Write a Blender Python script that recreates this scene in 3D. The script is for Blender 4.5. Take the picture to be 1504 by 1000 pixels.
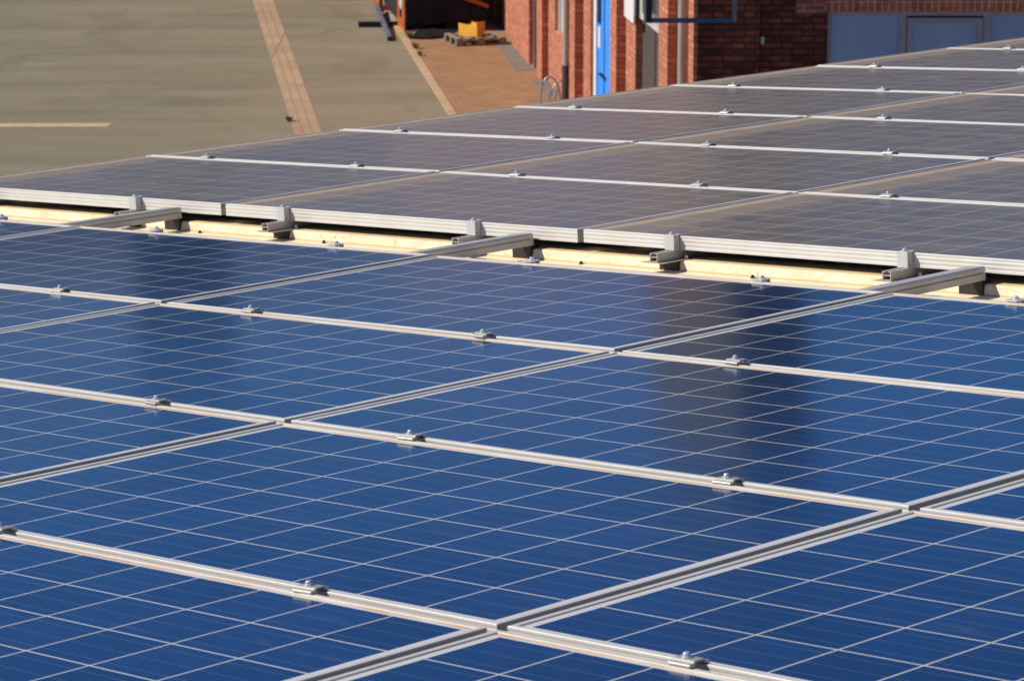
import bpy, bmesh, math, random
from mathutils import Matrix, Vector
random.seed(7)
R = math.radians
S = bpy.context.scene
C = S.collection
for o in list(bpy.data.objects):
    bpy.data.objects.remove(o)

# ------------------------------------------------------------------ camera, sky, sun
CAM_H = 8.7
PITCH = 12.7909
cd = bpy.data.cameras.new('camera')
cam = bpy.data.objects.new('camera', cd)
C.objects.link(cam)
cam.location = (0, 0, CAM_H)
cam.rotation_euler = (R(90 - PITCH), 0, 0)
cd.sensor_fit = 'HORIZONTAL'
cd.sensor_width = 36
cd.lens = 116.503
cd.clip_start = 0.1
cd.clip_end = 3000
cd.dof.use_dof = True
cd.dof.focus_distance = 7.8
cd.dof.aperture_fstop = 18
S.camera = cam
S.render.resolution_x = 1024
S.render.resolution_y = 680

SUN_AZ, SUN_EL = -91.0, 41.0
w = bpy.data.worlds.new('World')
S.world = w
w.use_nodes = True
wn = w.node_tree
bg = wn.nodes['Background']
sky = wn.nodes.new('ShaderNodeTexSky')
sky.sky_type = 'NISHITA'
sky.sun_disc = False
sky.sun_elevation = R(SUN_EL)
sky.sun_rotation = R(SUN_AZ % 360)
sky.altitude = 2500
sky.air_density = 1.0
sky.dust_density = 0.0
sky.ozone_density = 6.0
hsv = wn.nodes.new('ShaderNodeHueSaturation')
hsv.inputs['Saturation'].default_value = 1.28
wn.links.new(sky.outputs[0], hsv.inputs['Color'])
tint = wn.nodes.new('ShaderNodeMix')
tint.data_type = 'RGBA'
tint.blend_type = 'MULTIPLY'
tint.inputs[0].default_value = 1.0
tint.inputs[7].default_value = (0.93, 0.92, 1.10, 1)
wn.links.new(hsv.outputs[0], tint.inputs[6])
wn.links.new(tint.outputs[2], bg.inputs[0])
bg.inputs[1].default_value = 0.082
sd = bpy.data.lights.new('sun', 'SUN')
sd.energy = 5.0
sd.angle = R(0.5)
sd.color = (1.0, 0.93, 0.81)
sun = bpy.data.objects.new('sun', sd)
C.objects.link(sun)
sv = Vector((math.sin(R(SUN_AZ)) * math.cos(R(SUN_EL)), math.cos(R(SUN_AZ)) * math.cos(R(SUN_EL)), math.sin(R(SUN_EL))))
sun.rotation_euler = sv.to_track_quat('Z', 'Y').to_euler()
sun.location = (-20, 0, 40)
S.view_settings.view_transform = 'Standard'
S.view_settings.look = 'None'
S.view_settings.exposure = 0.0
S.view_settings.gamma = 1.0

# the roof plane: x runs along the long panel sides (up the slope), y along the short sides, z off the glass
ROOF = Matrix(((0.705866, 0.706641, -0.049104, -0.480875),
               (-0.703473, 0.707441, 0.068216, 6.763693),
               (0.082942, -0.013608, 0.996461, 6.992056),
               (0, 0, 0, 1)))
YAW = Matrix.Translation((0.455, 61.095, 0)) @ Matrix.Rotation(R(6.548), 4, 'Z')   # the brick building's own frame


def in_frame(p, margin=0.0):
    v = ROOF @ Vector(p) - Vector((0, 0, CAM_H))
    a = R(PITCH)
    d = v.y * math.cos(a) - v.z * math.sin(a)
    if d < 0.5:
        return False
    up = v.y * math.sin(a) + v.z * math.cos(a)
    k = 116.503 / 36
    return abs(v.x / d * k) < 0.5 + margin and abs(up / d * k) < 0.3325 + margin * 0.66


# ------------------------------------------------------------------ helpers
class MB:
    """collects shapes that become ONE mesh object"""
    def __init__(s):
        s.v, s.f = [], []

    def add(s, vs, fs, xf=None):
        b = len(s.v)
        for p in vs:
            p = Vector(p)
            s.v.append(tuple(xf @ p if xf else p))
        for f in fs:
            s.f.append(tuple(b + i for i in f))
        return s

    def box(s, x0, x1, y0, y1, z0, z1, xf=None):
        vs = [(x, y, z) for z in (z0, z1) for y in (y0, y1) for x in (x0, x1)]
        return s.add(vs, [(0, 2, 3, 1), (4, 5, 7, 6), (0, 1, 5, 4), (2, 6, 7, 3), (0, 4, 6, 2), (1, 3, 7, 5)], xf)

    def prism(s, prof, a, b, axis='x', xf=None):
        """closed outline (list of 2-D points) swept from a to b along an axis; axis x takes (y,z), axis y takes (x,z), axis z takes (x,y)"""
        n = len(prof)
        vs = []
        for t in (a, b):
            for p, q in prof:
                vs.append({'x': (t, p, q), 'y': (p, t, q), 'z': (p, q, t)}[axis])
        fs = [(i, (i + 1) % n, n + (i + 1) % n, n + i) for i in range(n)]
        fs += [tuple(range(n))[::-1], tuple(range(n, 2 * n))]
        return s.add(vs, fs, xf)

    def tube(s, pts, r, n=10, cap=True):
        pts = [Vector(p) for p in pts]
        rings = []
        ref = Vector((0.13, 0.21, 0.97)).normalized()
        for i, p in enumerate(pts):
            d = (pts[min(i + 1, len(pts) - 1)] - pts[max(i - 1, 0)]).normalized()
            if abs(d.dot(ref)) > 0.95:
                u = d.cross(Vector((1, 0.1, 0))).normalized()
            else:
                u = d.cross(ref).normalized()
            v = d.cross(u)
            rr = r[i] if isinstance(r, (list, tuple)) else r
            rings.append([p + (u * math.cos(2 * math.pi * k / n) + v * math.sin(2 * math.pi * k / n)) * rr for k in range(n)])
        vs = [q for g in rings for q in g]
        fs = []
        for i in range(len(pts) - 1):
            for k in range(n):
                fs.append((i * n + k, i * n + (k + 1) % n, (i + 1) * n + (k + 1) % n, (i + 1) * n + k))
        if cap:
            fs += [tuple(range(n))[::-1], tuple(range((len(pts) - 1) * n, len(pts) * n))]
        return s.add(vs, fs)

    def lathe(s, prof, cx, cy, n=12, rot=0.0):
        """(radius, z) outline turned about a vertical line"""
        vs, fs = [], []
        for r, z in prof:
            for k in range(n):
                a = 2 * math.pi * k / n + rot
                vs.append((cx + r * math.cos(a), cy + r * math.sin(a), z))
        for i in range(len(prof) - 1):
            for k in range(n):
                fs.append((i * n + k, i * n + (k + 1) % n, (i + 1) * n + (k + 1) % n, (i + 1) * n + k))
        fs += [tuple(range(n))[::-1], tuple(range((len(prof) - 1) * n, len(prof) * n))]
        return s.add(vs, fs)

    def build(s, name, mat, parent=None, mw=None, bevel=0.0, smooth=False):
        me = bpy.data.meshes.new(name)
        me.from_pydata(s.v, [], s.f)
        bm = bmesh.new()
        bm.from_mesh(me)
        bmesh.ops.recalc_face_normals(bm, faces=bm.faces)
        if bevel:
            es = [e for e in bm.edges if len(e.link_faces) == 2 and e.calc_face_angle(0) > 0.6]
            bmesh.ops.bevel(bm, geom=es, offset=bevel, segments=2, affect='EDGES', clamp_overlap=True)
        bm.to_mesh(me)
        bm.free()
        if smooth:
            for p in me.polygons:
                p.use_smooth = True
        me.materials.append(mat)
        o = bpy.data.objects.new(name, me)
        C.objects.link(o)
        if parent:
            o.parent = parent
        elif mw is not None:
            o.matrix_world = mw
        return o


def tag(o, label=None, cat=None, group=None, kind=None):
    if label: o['label'] = label
    if cat: o['category'] = cat
    if group: o['group'] = group
    if kind: o['kind'] = kind
    return o


def thing(name, label, cat, mw=None, group=None):
    o = bpy.data.objects.new(name, None)
    o.empty_display_size = 0.1
    C.objects.link(o)
    if mw is not None:
        o.matrix_world = mw
    return tag(o, label, cat, group)


def copy_tree(o, parent=None):
    c = o.copy()
    C.objects.link(c)
    c.parent = parent
    for ch in kids.get(o.name, []):
        copy_tree(ch, c)
    return c


kids = {}


def note_kids(o):
    kids[o.name] = list(o.children)
    for ch in o.children:
        note_kids(ch)


# ------------------------------------------------------------------ material helpers
class NT:
    def __init__(s, name):
        s.mat = bpy.data.materials.new(name)
        s.mat.use_nodes = True
        s.t = s.mat.node_tree
        s.b = s.t.nodes['Principled BSDF']

    def node(s, typ, **kw):
        n = s.t.nodes.new(typ)
        for k, v in kw.items():
            setattr(n, k, v)
        return n

    def put(s, sock, v):
        if isinstance(v, bpy.types.NodeSocket):
            s.t.links.new(v, sock)
        else:
            if sock.type == 'RGBA' and len(v) == 3:
                v = (*v, 1)
            sock.default_value = v

    def m(s, op, a, b=0.0, c=None):
        n = s.node('ShaderNodeMath', operation=op)
        s.put(n.inputs[0], a)
        s.put(n.inputs[1], b)
        if c is not None:
            s.put(n.inputs[2], c)
        return n.outputs[0]

    def mix(s, f, a, b, blend='MIX'):
        n = s.node('ShaderNodeMix', data_type='RGBA', blend_type=blend)
        n.clamp_factor = True
        s.put(n.inputs[0], f)
        s.put(n.inputs[6], a)
        s.put(n.inputs[7], b)
        return n.outputs[2]

    def obj(s):
        return s.node('ShaderNodeTexCoord').outputs['Object']

    def xyz(s, v):
        n = s.node('ShaderNodeSeparateXYZ')
        s.put(n.inputs[0], v)
        return n.outputs

    def vec(s, x, y, z):
        n = s.node('ShaderNodeCombineXYZ')
        for i, k in enumerate((x, y, z)):
            s.put(n.inputs[i], k)
        return n.outputs[0]

    def scale(s, v, k):
        n = s.node('ShaderNodeMapping')
        s.put(n.inputs[0], v)
        n.inputs['Scale'].default_value = k
        return n.outputs[0]

    def noise(s, v, sc, detail=4.0, rough=0.55):
        n = s.node('ShaderNodeTexNoise')
        s.put(n.inputs['Vector'], v)
        n.inputs['Scale'].default_value = sc
        n.inputs['Detail'].default_value = detail
        n.inputs['Roughness'].default_value = rough
        return n.outputs['Fac']

    def ramp(s, f, a, b):
        n = s.node('ShaderNodeMapRange', interpolation_type='SMOOTHSTEP')
        s.put(n.inputs[0], f)
        n.inputs[1].default_value = a
        n.inputs[2].default_value = b
        return n.outputs[0]

    def bump(s, h, strength, dist):
        n = s.node('ShaderNodeBump')
        s.put(n.inputs['Height'], h)
        n.inputs['Strength'].default_value = strength
        n.inputs['Distance'].default_value = dist
        s.t.links.new(n.outputs[0], s.b.inputs['Normal'])

    def out(s, color, rough=0.6, metal=0.0, spec=0.5):
        s.put(s.b.inputs['Base Color'], color)
        s.put(s.b.inputs['Roughness'], rough)
        s.put(s.b.inputs['Metallic'], metal)
        s.put(s.b.inputs['Specular IOR Level'], spec)
        return s.mat


def speckled(name, c1, c2, sc=6.0, rough=0.6, metal=0.0, spec=0.4, lo=0.35, hi=0.65, stretch=(1, 1, 1)):
    n = NT(name)
    f = n.ramp(n.noise(n.scale(n.obj(), stretch), sc, 6.0), lo, hi)
    return n.out(n.mix(f, c1, c2), rough, metal, spec)


# ------------------------------------------------------------------ materials
def glass_material(name, dust, dirt_strip, rust):
    n = NT(name)
    co = n.obj()
    x, y, z = n.xyz(co)
    PITCHC = 0.159
    def near_line(v, half):
        fr = n.m('FRACT', n.m('ADD', n.m('DIVIDE', v, PITCHC), 20.0))
        d = n.m('MULTIPLY', n.m('MINIMUM', fr, n.m('SUBTRACT', 1.0, fr)), PITCHC)
        return n.m('LESS_THAN', d, half), fr
    gx, fx = near_line(x, 0.0017)
    gy, fy = near_line(y, 0.0018)
    outx = n.m('GREATER_THAN', n.m('ABSOLUTE', x), 0.7935)
    outy = n.m('GREATER_THAN', n.m('ABSOLUTE', y), 0.4755)
    margin = n.m('MAXIMUM', outx, outy)
    gap = n.m('MAXIMUM', n.m('MAXIMUM', gx, gy), margin)
    # three busbars per cell, running along the long side
    fb = n.m('FRACT', n.m('ADD', n.m('MULTIPLY', fy, 3.0), 0.5))
    bus = n.m('LESS_THAN', n.m('MINIMUM', fb, n.m('SUBTRACT', 1.0, fb)), 0.017)
    # every cell its own slight tint, and the crystal flakes of polycrystalline silicon
    oi = n.node('ShaderNodeObjectInfo').outputs['Random']
    cx = n.m('FLOOR', n.m('DIVIDE', x, PITCHC))
    cy = n.m('FLOOR', n.m('DIVIDE', y, PITCHC))
    wn_ = n.node('ShaderNodeTexWhiteNoise', noise_dimensions='3D')
    n.put(wn_.inputs['Vector'], n.vec(cx, cy, n.m('MULTIPLY', oi, 91.0)))
    vo = n.node('ShaderNodeTexVoronoi')
    n.put(vo.inputs['Vector'], n.scale(co, (70, 40, 1)))
    flake = n.xyz(vo.outputs['Color'])[0]
    t = n.m('ADD', n.m('MULTIPLY', wn_.outputs['Value'], 0.6), n.m('MULTIPLY', flake, 0.4))
    cell = n.mix(t, (0.006, 0.015, 0.052), (0.014, 0.032, 0.108))
    cell = n.mix(n.m('MULTIPLY', bus, 0.75), cell, (0.10, 0.135, 0.20))
    col = n.mix(gap, cell, (0.70, 0.66, 0.58))
    # dust film, blotchy, thicker where rain leaves it
    off = n.vec(n.m('MULTIPLY', oi, 37.0), n.m('MULTIPLY', oi, 71.0), 0.0)
    add = n.node('ShaderNodeVectorMath', operation='ADD')
    n.put(add.inputs[0], co)
    n.put(add.inputs[1], off)
    cv = add.outputs[0]
    d1 = n.ramp(n.noise(n.scale(cv, (1.3, 3.0, 1)), 3.0, 7.0, 0.62), 0.30, 0.75)
    d2 = n.noise(cv, 55.0, 4.0)
    dfac = n.m('MULTIPLY', n.m('ADD', n.m('ADD', n.m('MULTIPLY', d1, 0.34), n.m('MULTIPLY', d2, 0.30)), 0.40), dust)
    dcol = n.mix(d2, (0.325, 0.272, 0.190), (0.265, 0.226, 0.160))
    dfac = n.m('MULTIPLY', dfac, n.m('SUBTRACT', 1.0, n.m('MULTIPLY', gap, 0.55)))
    if dirt_strip:
        # silt settled along the lower short edge
        wob = n.m('MULTIPLY', n.noise(n.scale(cv, (1, 2.2, 1)), 4.0, 6.0), 0.070)
        e0 = n.m('ADD', x, 0.8235)
        sf = n.m('MULTIPLY', n.m('SUBTRACT', 1.0, n.ramp(n.m('SUBTRACT', e0, wob), 0.014, 0.066)), 0.95)
        dcol = n.mix(sf, dcol, (0.46, 0.36, 0.255))
        sf2 = n.m('MULTIPLY', n.m('SUBTRACT', 1.0, n.ramp(n.m('SUBTRACT', e0, n.m('MULTIPLY', wob, 4.0)), 0.0, 0.30)), 0.60)
        wide = n.m('MULTIPLY', n.ramp(n.noise(n.scale(cv, (1, 4, 1)), 2.0, 6.0), 0.55, 0.72), 0.45)
        dcol = n.mix(n.m('MAXIMUM', sf2, wide), dcol, (0.37, 0.285, 0.205))
        dfac = n.m('MAXIMUM', n.m('MAXIMUM', dfac, sf), sf2)
        # droppings
        vs = n.node('ShaderNodeTexVoronoi')
        n.put(vs.inputs['Vector'], cv)
        vs.inputs['Scale'].default_value = 2.6
        dr = n.m('MULTIPLY', n.m('LESS_THAN', vs.outputs['Distance'], 0.015), 0.8)
        dcol = n.mix(dr, dcol, (0.72, 0.70, 0.66))
        dfac = n.m('MAXIMUM', dfac, dr)
    else:
        smear = n.m('MULTIPLY', n.ramp(n.noise(n.scale(cv, (2.0, 9.0, 1)), 2.0, 5.0), 0.58, 0.80), 0.085)
        dcol = n.mix(n.m('GREATER_THAN', smear, 0.02), dcol, (0.34, 0.33, 0.25))
        dfac = n.m('MAXIMUM', dfac, smear)
    if rust:
        # orange-brown silt caught against the frame on the far long edge
        nz = n.ramp(n.noise(n.scale(cv, (2.2, 0.2, 1)), 2.0, 5.0), 0.30, 0.60)
        le = n.m('GREATER_THAN', y, n.m('SUBTRACT', 0.4868, n.m('MULTIPLY', nz, 0.0045)))
        rf = n.m('MULTIPLY', le, n.m('ADD', 0.30, n.m('MULTIPLY', nz, 0.6)))
        dcol = n.mix(le, dcol, (0.50, 0.26, 0.08))
        dfac = n.m('MAXIMUM', dfac, rf)
    n.out(col, n.m('ADD', 0.135, n.m('MULTIPLY', dfac, 0.25)), 0.0, 0.5)
    n.put(n.b.inputs['IOR'], 1.52)
    df = n.node('ShaderNodeBsdfDiffuse')
    n.put(df.inputs['Color'], dcol)
    mx = n.node('ShaderNodeMixShader')
    n.put(mx.inputs[0], dfac)
    n.t.links.new(n.b.outputs[0], mx.inputs[1])
    n.t.links.new(df.outputs[0], mx.inputs[2])
    n.t.links.new(mx.outputs[0], n.t.nodes['Material Output'].inputs['Surface'])
    return n.mat


M_BLUE = glass_material('solar_glass_blue', 0.010, False, True)
M_DUSTY = glass_material('solar_glass_dusty', 0.58, True, False)


def aluminium(name, c1, c2, metal=0.45, rough=0.42, dirt=0.35, silt=None, side=False):
    n = NT(name)
    co = n.node('ShaderNodeTexCoord').outputs['Object']
    f = n.ramp(n.noise(n.scale(co, (1.5, 1.5, 1.5)), 4.0, 6.0), 0.35, 0.72)
    g = n.noise(n.scale(co, (6, 6, 60)), 5.0, 4.0)
    col = n.mix(f, c1, c2)
    col = n.mix(n.m('MULTIPLY', g, dirt), col, (0.50, 0.42, 0.30))
    if silt is not None:
        # silt lying on the lower short side of a dusty panel, top face only
        lx, ly, lz = n.xyz(co)
        k = n.m('MULTIPLY', n.m('LESS_THAN', lx, -0.8118), n.m('GREATER_THAN', lz, -0.001))
        col = n.mix(n.m('MULTIPLY', k, n.m('ADD', 0.55, n.m('MULTIPLY', f, 0.4))), col, silt)
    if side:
        # shade of the panel gaps painted dark grey on the short sides' outer web
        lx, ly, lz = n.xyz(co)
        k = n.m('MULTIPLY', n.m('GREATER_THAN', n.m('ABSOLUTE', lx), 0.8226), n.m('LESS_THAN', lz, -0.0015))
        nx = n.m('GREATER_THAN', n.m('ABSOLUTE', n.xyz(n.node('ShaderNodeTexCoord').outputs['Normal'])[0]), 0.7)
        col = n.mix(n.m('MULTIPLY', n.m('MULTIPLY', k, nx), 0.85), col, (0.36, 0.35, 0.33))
    return n.out(col, n.m('ADD', rough, n.m('MULTIPLY', f, 0.12)), metal, 0.5)


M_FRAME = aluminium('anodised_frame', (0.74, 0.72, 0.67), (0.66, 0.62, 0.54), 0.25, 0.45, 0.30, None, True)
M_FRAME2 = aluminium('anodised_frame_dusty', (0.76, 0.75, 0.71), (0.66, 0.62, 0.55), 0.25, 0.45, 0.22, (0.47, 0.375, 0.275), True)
M_CLAMP = aluminium('clamp_aluminium', (0.50, 0.485, 0.45), (0.42, 0.40, 0.365), 0.45, 0.38, 0.15)
M_ENDC = aluminium('end_clamp_aluminium', (0.74, 0.74, 0.74), (0.66, 0.66, 0.65), 0.35, 0.40, 0.10)
M_RAIL = aluminium('rail_aluminium', (0.60, 0.59, 0.55), (0.50, 0.48, 0.44), 0.35, 0.45, 0.25)
M_BOLT = speckled('bolt_steel', (0.72, 0.73, 0.74), (0.62, 0.63, 0.64), 60.0, 0.30, 0.45, 0.5)
M_PLATE = speckled('bracket_plate', (0.50, 0.46, 0.38), (0.40, 0.37, 0.31), 20.0, 0.5, 0.3)

n = NT('cream_roof_sheet')
co = n.obj()
st = n.ramp(n.noise(n.scale(co, (9, 30, 6)), 1.0, 8.0, 0.65), 0.42, 0.66)
st2 = n.ramp(n.noise(n.scale(co, (30, 30, 45)), 1.0, 6.0, 0.65), 0.50, 0.70)
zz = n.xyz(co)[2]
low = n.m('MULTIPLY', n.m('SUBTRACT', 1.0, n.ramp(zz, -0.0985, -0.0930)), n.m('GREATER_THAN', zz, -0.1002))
c = n.mix(st, (0.84, 0.74, 0.53), (0.80, 0.67, 0.43))
c = n.mix(n.m('MULTIPLY', st2, 0.55), c, (0.60, 0.46, 0.26))
st3 = n.ramp(n.noise(n.scale(co, (55, 55, 20)), 1.0, 3.0, 0.5), 0.66, 0.74)
c = n.mix(n.m('MULTIPLY', st3, 0.6), c, (0.34, 0.24, 0.12))
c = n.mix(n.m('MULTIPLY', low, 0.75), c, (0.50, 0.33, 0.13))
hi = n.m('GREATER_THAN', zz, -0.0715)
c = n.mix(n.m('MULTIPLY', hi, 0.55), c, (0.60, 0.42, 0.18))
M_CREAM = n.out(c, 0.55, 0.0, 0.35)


def brick_material(name, b1, b2, mortar, w=0.25, h=0.083, msize=0.011, swap=False, weather=0.4, bumpy=0.8, vary=0.22):
    n = NT(name)
    x, y, z = n.xyz(n.obj())
    hx = n.m('ADD', x, y)
    v = n.vec(z, hx, 0.0) if swap else n.vec(hx, z, 0.0)
    t = n.node('ShaderNodeTexBrick')
    t.offset = 0.0 if swap else 0.5
    n.put(t.inputs['Vector'], v)
    n.put(t.inputs['Color1'], b1)
    n.put(t.inputs['Color2'], b2)
    n.put(t.inputs['Mortar'], mortar)
    t.inputs['Scale'].default_value = 1.0
    t.inputs['Brick Width'].default_value = w
    t.inputs['Row Height'].default_value = h
    t.inputs['Mortar Size'].default_value = msize
    t.inputs['Mortar Smooth'].default_value = 0.25
    t.inputs['Bias'].default_value = -0.1
    vv = n.vec(hx, z, n.m('SUBTRACT', x, y))
    f = n.ramp(n.noise(vv, 1.2, 7.0, 0.65), 0.35, 0.7)
    g = n.ramp(n.noise(n.scale(vv, (4, 12, 4)), 1.0, 3.0), 0.35, 0.68)
    ax, az = (z, hx) if swap else (hx, z)
    row = n.m('FLOOR', n.m('DIVIDE', az, h))
    par = n.m('MULTIPLY', n.m('FRACT', n.m('MULTIPLY', n.m('ADD', row, 1000.0), 0.5)), 0.0 if swap else 1.0)
    cl = n.m('FLOOR', n.m('ADD', n.m('DIVIDE', ax, w), par))
    wh = n.node('ShaderNodeTexWhiteNoise', noise_dimensions='2D')
    n.put(wh.inputs['Vector'], n.vec(cl, row, 0.0))
    val = n.m('ADD', 1.0 - vary, n.m('MULTIPLY', wh.outputs['Value'], vary * 2.0))
    bc = n.mix(1.0, t.outputs['Color'], n.vec(val, n.m('POWER', val, 1.15), n.m('POWER', val, 1.2)), 'MULTIPLY')
    bc = n.mix(t.outputs['Fac'], bc, mortar)
    col = n.mix(n.m('MULTIPLY', g, 0.5), bc, tuple(k * 0.62 for k in b2))
    col = n.mix(n.m('MULTIPLY', f, weather), col, tuple(k * 0.75 + 0.03 for k in b1))
    hgt = n.m('ADD', n.m('MULTIPLY', n.m('SUBTRACT', 1.0, t.outputs['Fac']), 1.0), n.m('MULTIPLY', n.noise(vv, 40.0, 4.0), 0.4))
    n.bump(hgt, bumpy, 0.012)
    return n.out(col, 0.85, 0.0, 0.2)


M_BRICK = brick_material('weathered_brick', (0.64, 0.245, 0.135), (0.52, 0.165, 0.085), (0.30, 0.17, 0.115))
M_BRICKD = brick_material('shaded_brick', (0.235, 0.056, 0.030), (0.09, 0.030, 0.022), (0.020, 0.016, 0.015), vary=0.55, weather=0.15)  # shade of the end wall put into a darker copy of the brick
M_BRICKN = brick_material('repaired_brick', (0.44, 0.12, 0.05), (0.36, 0.09, 0.04), (0.42, 0.34, 0.30), msize=0.013, weather=0.15)
M_SOLDIER = brick_material('soldier_brick', (0.66, 0.165, 0.06), (0.52, 0.11, 0.042), (0.62, 0.50, 0.42), 0.28, 0.083, 0.010, True, 0.15)
M_SOOT = brick_material('sooty_brick', (0.150, 0.165, 0.075), (0.105, 0.118, 0.055), (0.085, 0.09, 0.05))
M_BRICKFAR = brick_material('far_hall_brick', (0.36, 0.25, 0.17), (0.30, 0.20, 0.13), (0.25, 0.20, 0.16))

n = NT('yard_surface')
co = n.obj()
f = n.ramp(n.noise(n.scale(co, (0.16, 0.75, 1)), 1.0, 8.0, 0.62), 0.34, 0.66)
g = n.ramp(n.noise(n.scale(co, (0.55, 0.42, 1)), 1.0, 7.0, 0.62), 0.42, 0.66)
h = n.noise(co, 30.0, 5.0, 0.7)
warm = n.m('MULTIPLY', n.ramp(n.xyz(co)[0], -5.5, -2.5), 0.55)
c = n.mix(f, (0.190, 0.174, 0.114), (0.250, 0.226, 0.152))
c = n.mix(n.m('MULTIPLY', g, 0.40), c, (0.250, 0.206, 0.140))
c = n.mix(n.m('MULTIPLY', n.m('MULTIPLY', warm, n.ramp(n.noise(n.scale(co, (0.25, 1.1, 1)), 1.3, 6.0), 0.35, 0.65)), 1.0), c, (0.300, 0.225, 0.150))
c = n.mix(n.m('MULTIPLY', n.ramp(h, 0.45, 0.75), 0.35), c, (0.155, 0.132, 0.095))
vo = n.node('ShaderNodeTexNoise')
n.put(vo.inputs['Vector'], n.scale(co, (0.10, 0.55, 1)))
vo.inputs['Scale'].default_value = 1.0
vo.inputs['Detail'].default_value = 7.0
line = n.m('SUBTRACT', 1.0, n.ramp(n.m('ABSOLUTE', n.m('SUBTRACT', vo.outputs['Fac'], 0.5)), 0.0, 0.006))
c = n.mix(n.m('MULTIPLY', line, 0.40), c, (0.10, 0.085, 0.065))
stn = n.ramp(n.noise(n.scale(co, (0.5, 0.22, 1)), 0.9, 5.0, 0.6), 0.56, 0.66)
c = n.mix(n.m('MULTIPLY', stn, 0.32), c, (0.13, 0.115, 0.085))
vk = n.node('ShaderNodeTexVoronoi')
n.put(vk.inputs['Vector'], co)
vk.inputs['Scale'].default_value = 0.55
c = n.mix(n.m('MULTIPLY', n.m('LESS_THAN', vk.outputs['Distance'], 0.03), 0.6), c, (0.42, 0.38, 0.30))
n.bump(h, 0.4, 0.01)
M_YARD = n.out(c, 0.92, 0.0, 0.15)


def paving(name, b1, b2, mortar, w, h, ms, rot):
    n = NT(name)
    mp = n.node('ShaderNodeMapping')
    n.put(mp.inputs[0], n.obj())
    mp.inputs['Rotation'].default_value = (0, 0, rot)
    t = n.node('ShaderNodeTexBrick')
    n.put(t.inputs['Vector'], mp.outputs[0])
    for k, v in (('Color1', b1), ('Color2', b2), ('Mortar', mortar)):
        n.put(t.inputs[k], v)
    t.inputs['Scale'].default_value = 1.0
    t.inputs['Brick Width'].default_value = w
    t.inputs['Row Height'].default_value = h
    t.inputs['Mortar Size'].default_value = ms
    t.inputs['Mortar Smooth'].default_value = 0.3
    co = n.obj()
    f = n.ramp(n.noise(co, 1.4, 7.0, 0.62), 0.38, 0.68)
    c = n.mix(n.m('MULTIPLY', f, 0.45), t.outputs['Color'], tuple(k * 0.72 for k in b2))
    g = n.ramp(n.noise(co, 3.1, 7.0, 0.7), 0.62, 0.74)
    c = n.mix(n.m('MULTIPLY', g, 0.5), c, (0.13, 0.11, 0.045))
    n.bump(n.m('SUBTRACT', 1.0, t.outputs['Fac']), 0.6, 0.008)
    return n.out(c, 0.9, 0.0, 0.2)


M_PAVE = paving('brick_paving', (0.395, 0.235, 0.125), (0.315, 0.178, 0.092), (0.21, 0.125, 0.065), 0.21, 0.105, 0.008, R(0.0))
M_SLAB = paving('drain_slab', (0.46, 0.320, 0.200), (0.40, 0.275, 0.170), (0.20, 0.14, 0.09), 1.0, 5.0, 0.012, R(96.5))
M_KERB = paving('kerb_stone', (0.52, 0.37, 0.225), (0.46, 0.32, 0.19), (0.15, 0.11, 0.06), 0.6, 5.0, 0.012, R(96.5))
M_PAINT = speckled('road_paint', (0.56, 0.44, 0.28), (0.44, 0.33, 0.21), 9.0, 0.8)
M_FOOT = speckled('grey_footing', (0.23, 0.185, 0.15), (0.17, 0.14, 0.12), 5.0, 0.9)
M_BLUEDOOR = speckled('blue_door_paint', (0.045, 0.27, 0.84), (0.055, 0.30, 0.88), 3.0, 0.7, 0, 0.15)
M_DARKBLUE = speckled('slate_blue_paint', (0.045, 0.085, 0.145), (0.06, 0.105, 0.17), 9.0, 0.4)
M_WHITE = speckled('white_paint', (0.80, 0.79, 0.76), (0.70, 0.69, 0.66), 4.0, 0.45)
M_GREYP = speckled('grey_panel_paint', (0.085, 0.072, 0.066), (0.10, 0.088, 0.08), 7.0, 0.95, 0, 0.05)
M_GREYF = speckled('grey_window_frame', (0.40, 0.37, 0.38), (0.33, 0.305, 0.315), 12.0, 0.5)
M_DARKGL = speckled('dark_glass', (0.02, 0.025, 0.03), (0.03, 0.035, 0.04), 3.0, 0.08, 0, 0.5)
M_BLUEGL = speckled('blue_grey_panel', (0.29, 0.40, 0.56), (0.34, 0.45, 0.60), 0.9, 0.30, 0, 0.4, stretch=(4, 4, 0.4))
M_PALEGL = speckled('pale_board', (0.50, 0.48, 0.42), (0.60, 0.58, 0.52), 3.0, 0.4)
M_PIPE = speckled('zinc_downpipe', (0.50, 0.46, 0.40), (0.40, 0.36, 0.31), 3.0, 0.45, 0.2, stretch=(1, 1, 0.3))
M_IRON = speckled('iron_standpipe', (0.055, 0.042, 0.038), (0.085, 0.06, 0.05), 8.0, 0.6)
M_BLACK = speckled('black_sheet', (0.011, 0.011, 0.013), (0.018, 0.018, 0.020), 2.0, 0.62, 0, 0.2)
M_DARK = speckled('dark_steel', (0.020, 0.016, 0.014), (0.035, 0.026, 0.020), 6.0, 0.6)
M_ORANGE = speckled('orange_steel', (0.52, 0.125, 0.025), (0.42, 0.10, 0.03), 4.0, 0.5)
M_RUST = speckled('rusty_steel', (0.12, 0.045, 0.02), (0.07, 0.03, 0.018), 7.0, 0.75)
M_YELLOW = speckled('yellow_steel', (0.90, 0.48, 0.05), (0.80, 0.42, 0.045), 6.0, 0.5)
M_WOOD = speckled('grey_pallet_wood', (0.30, 0.235, 0.155), (0.20, 0.15, 0.10), 7.0, 0.85, stretch=(2, 12, 12))
M_GALV = speckled('galvanised_tube', (0.40, 0.42, 0.41), (0.30, 0.32, 0.31), 14.0, 0.38, 0.6)
M_STEELB = speckled('blue_grey_steel', (0.20, 0.215, 0.24), (0.15, 0.16, 0.185), 6.0, 0.45, 0.3)
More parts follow.
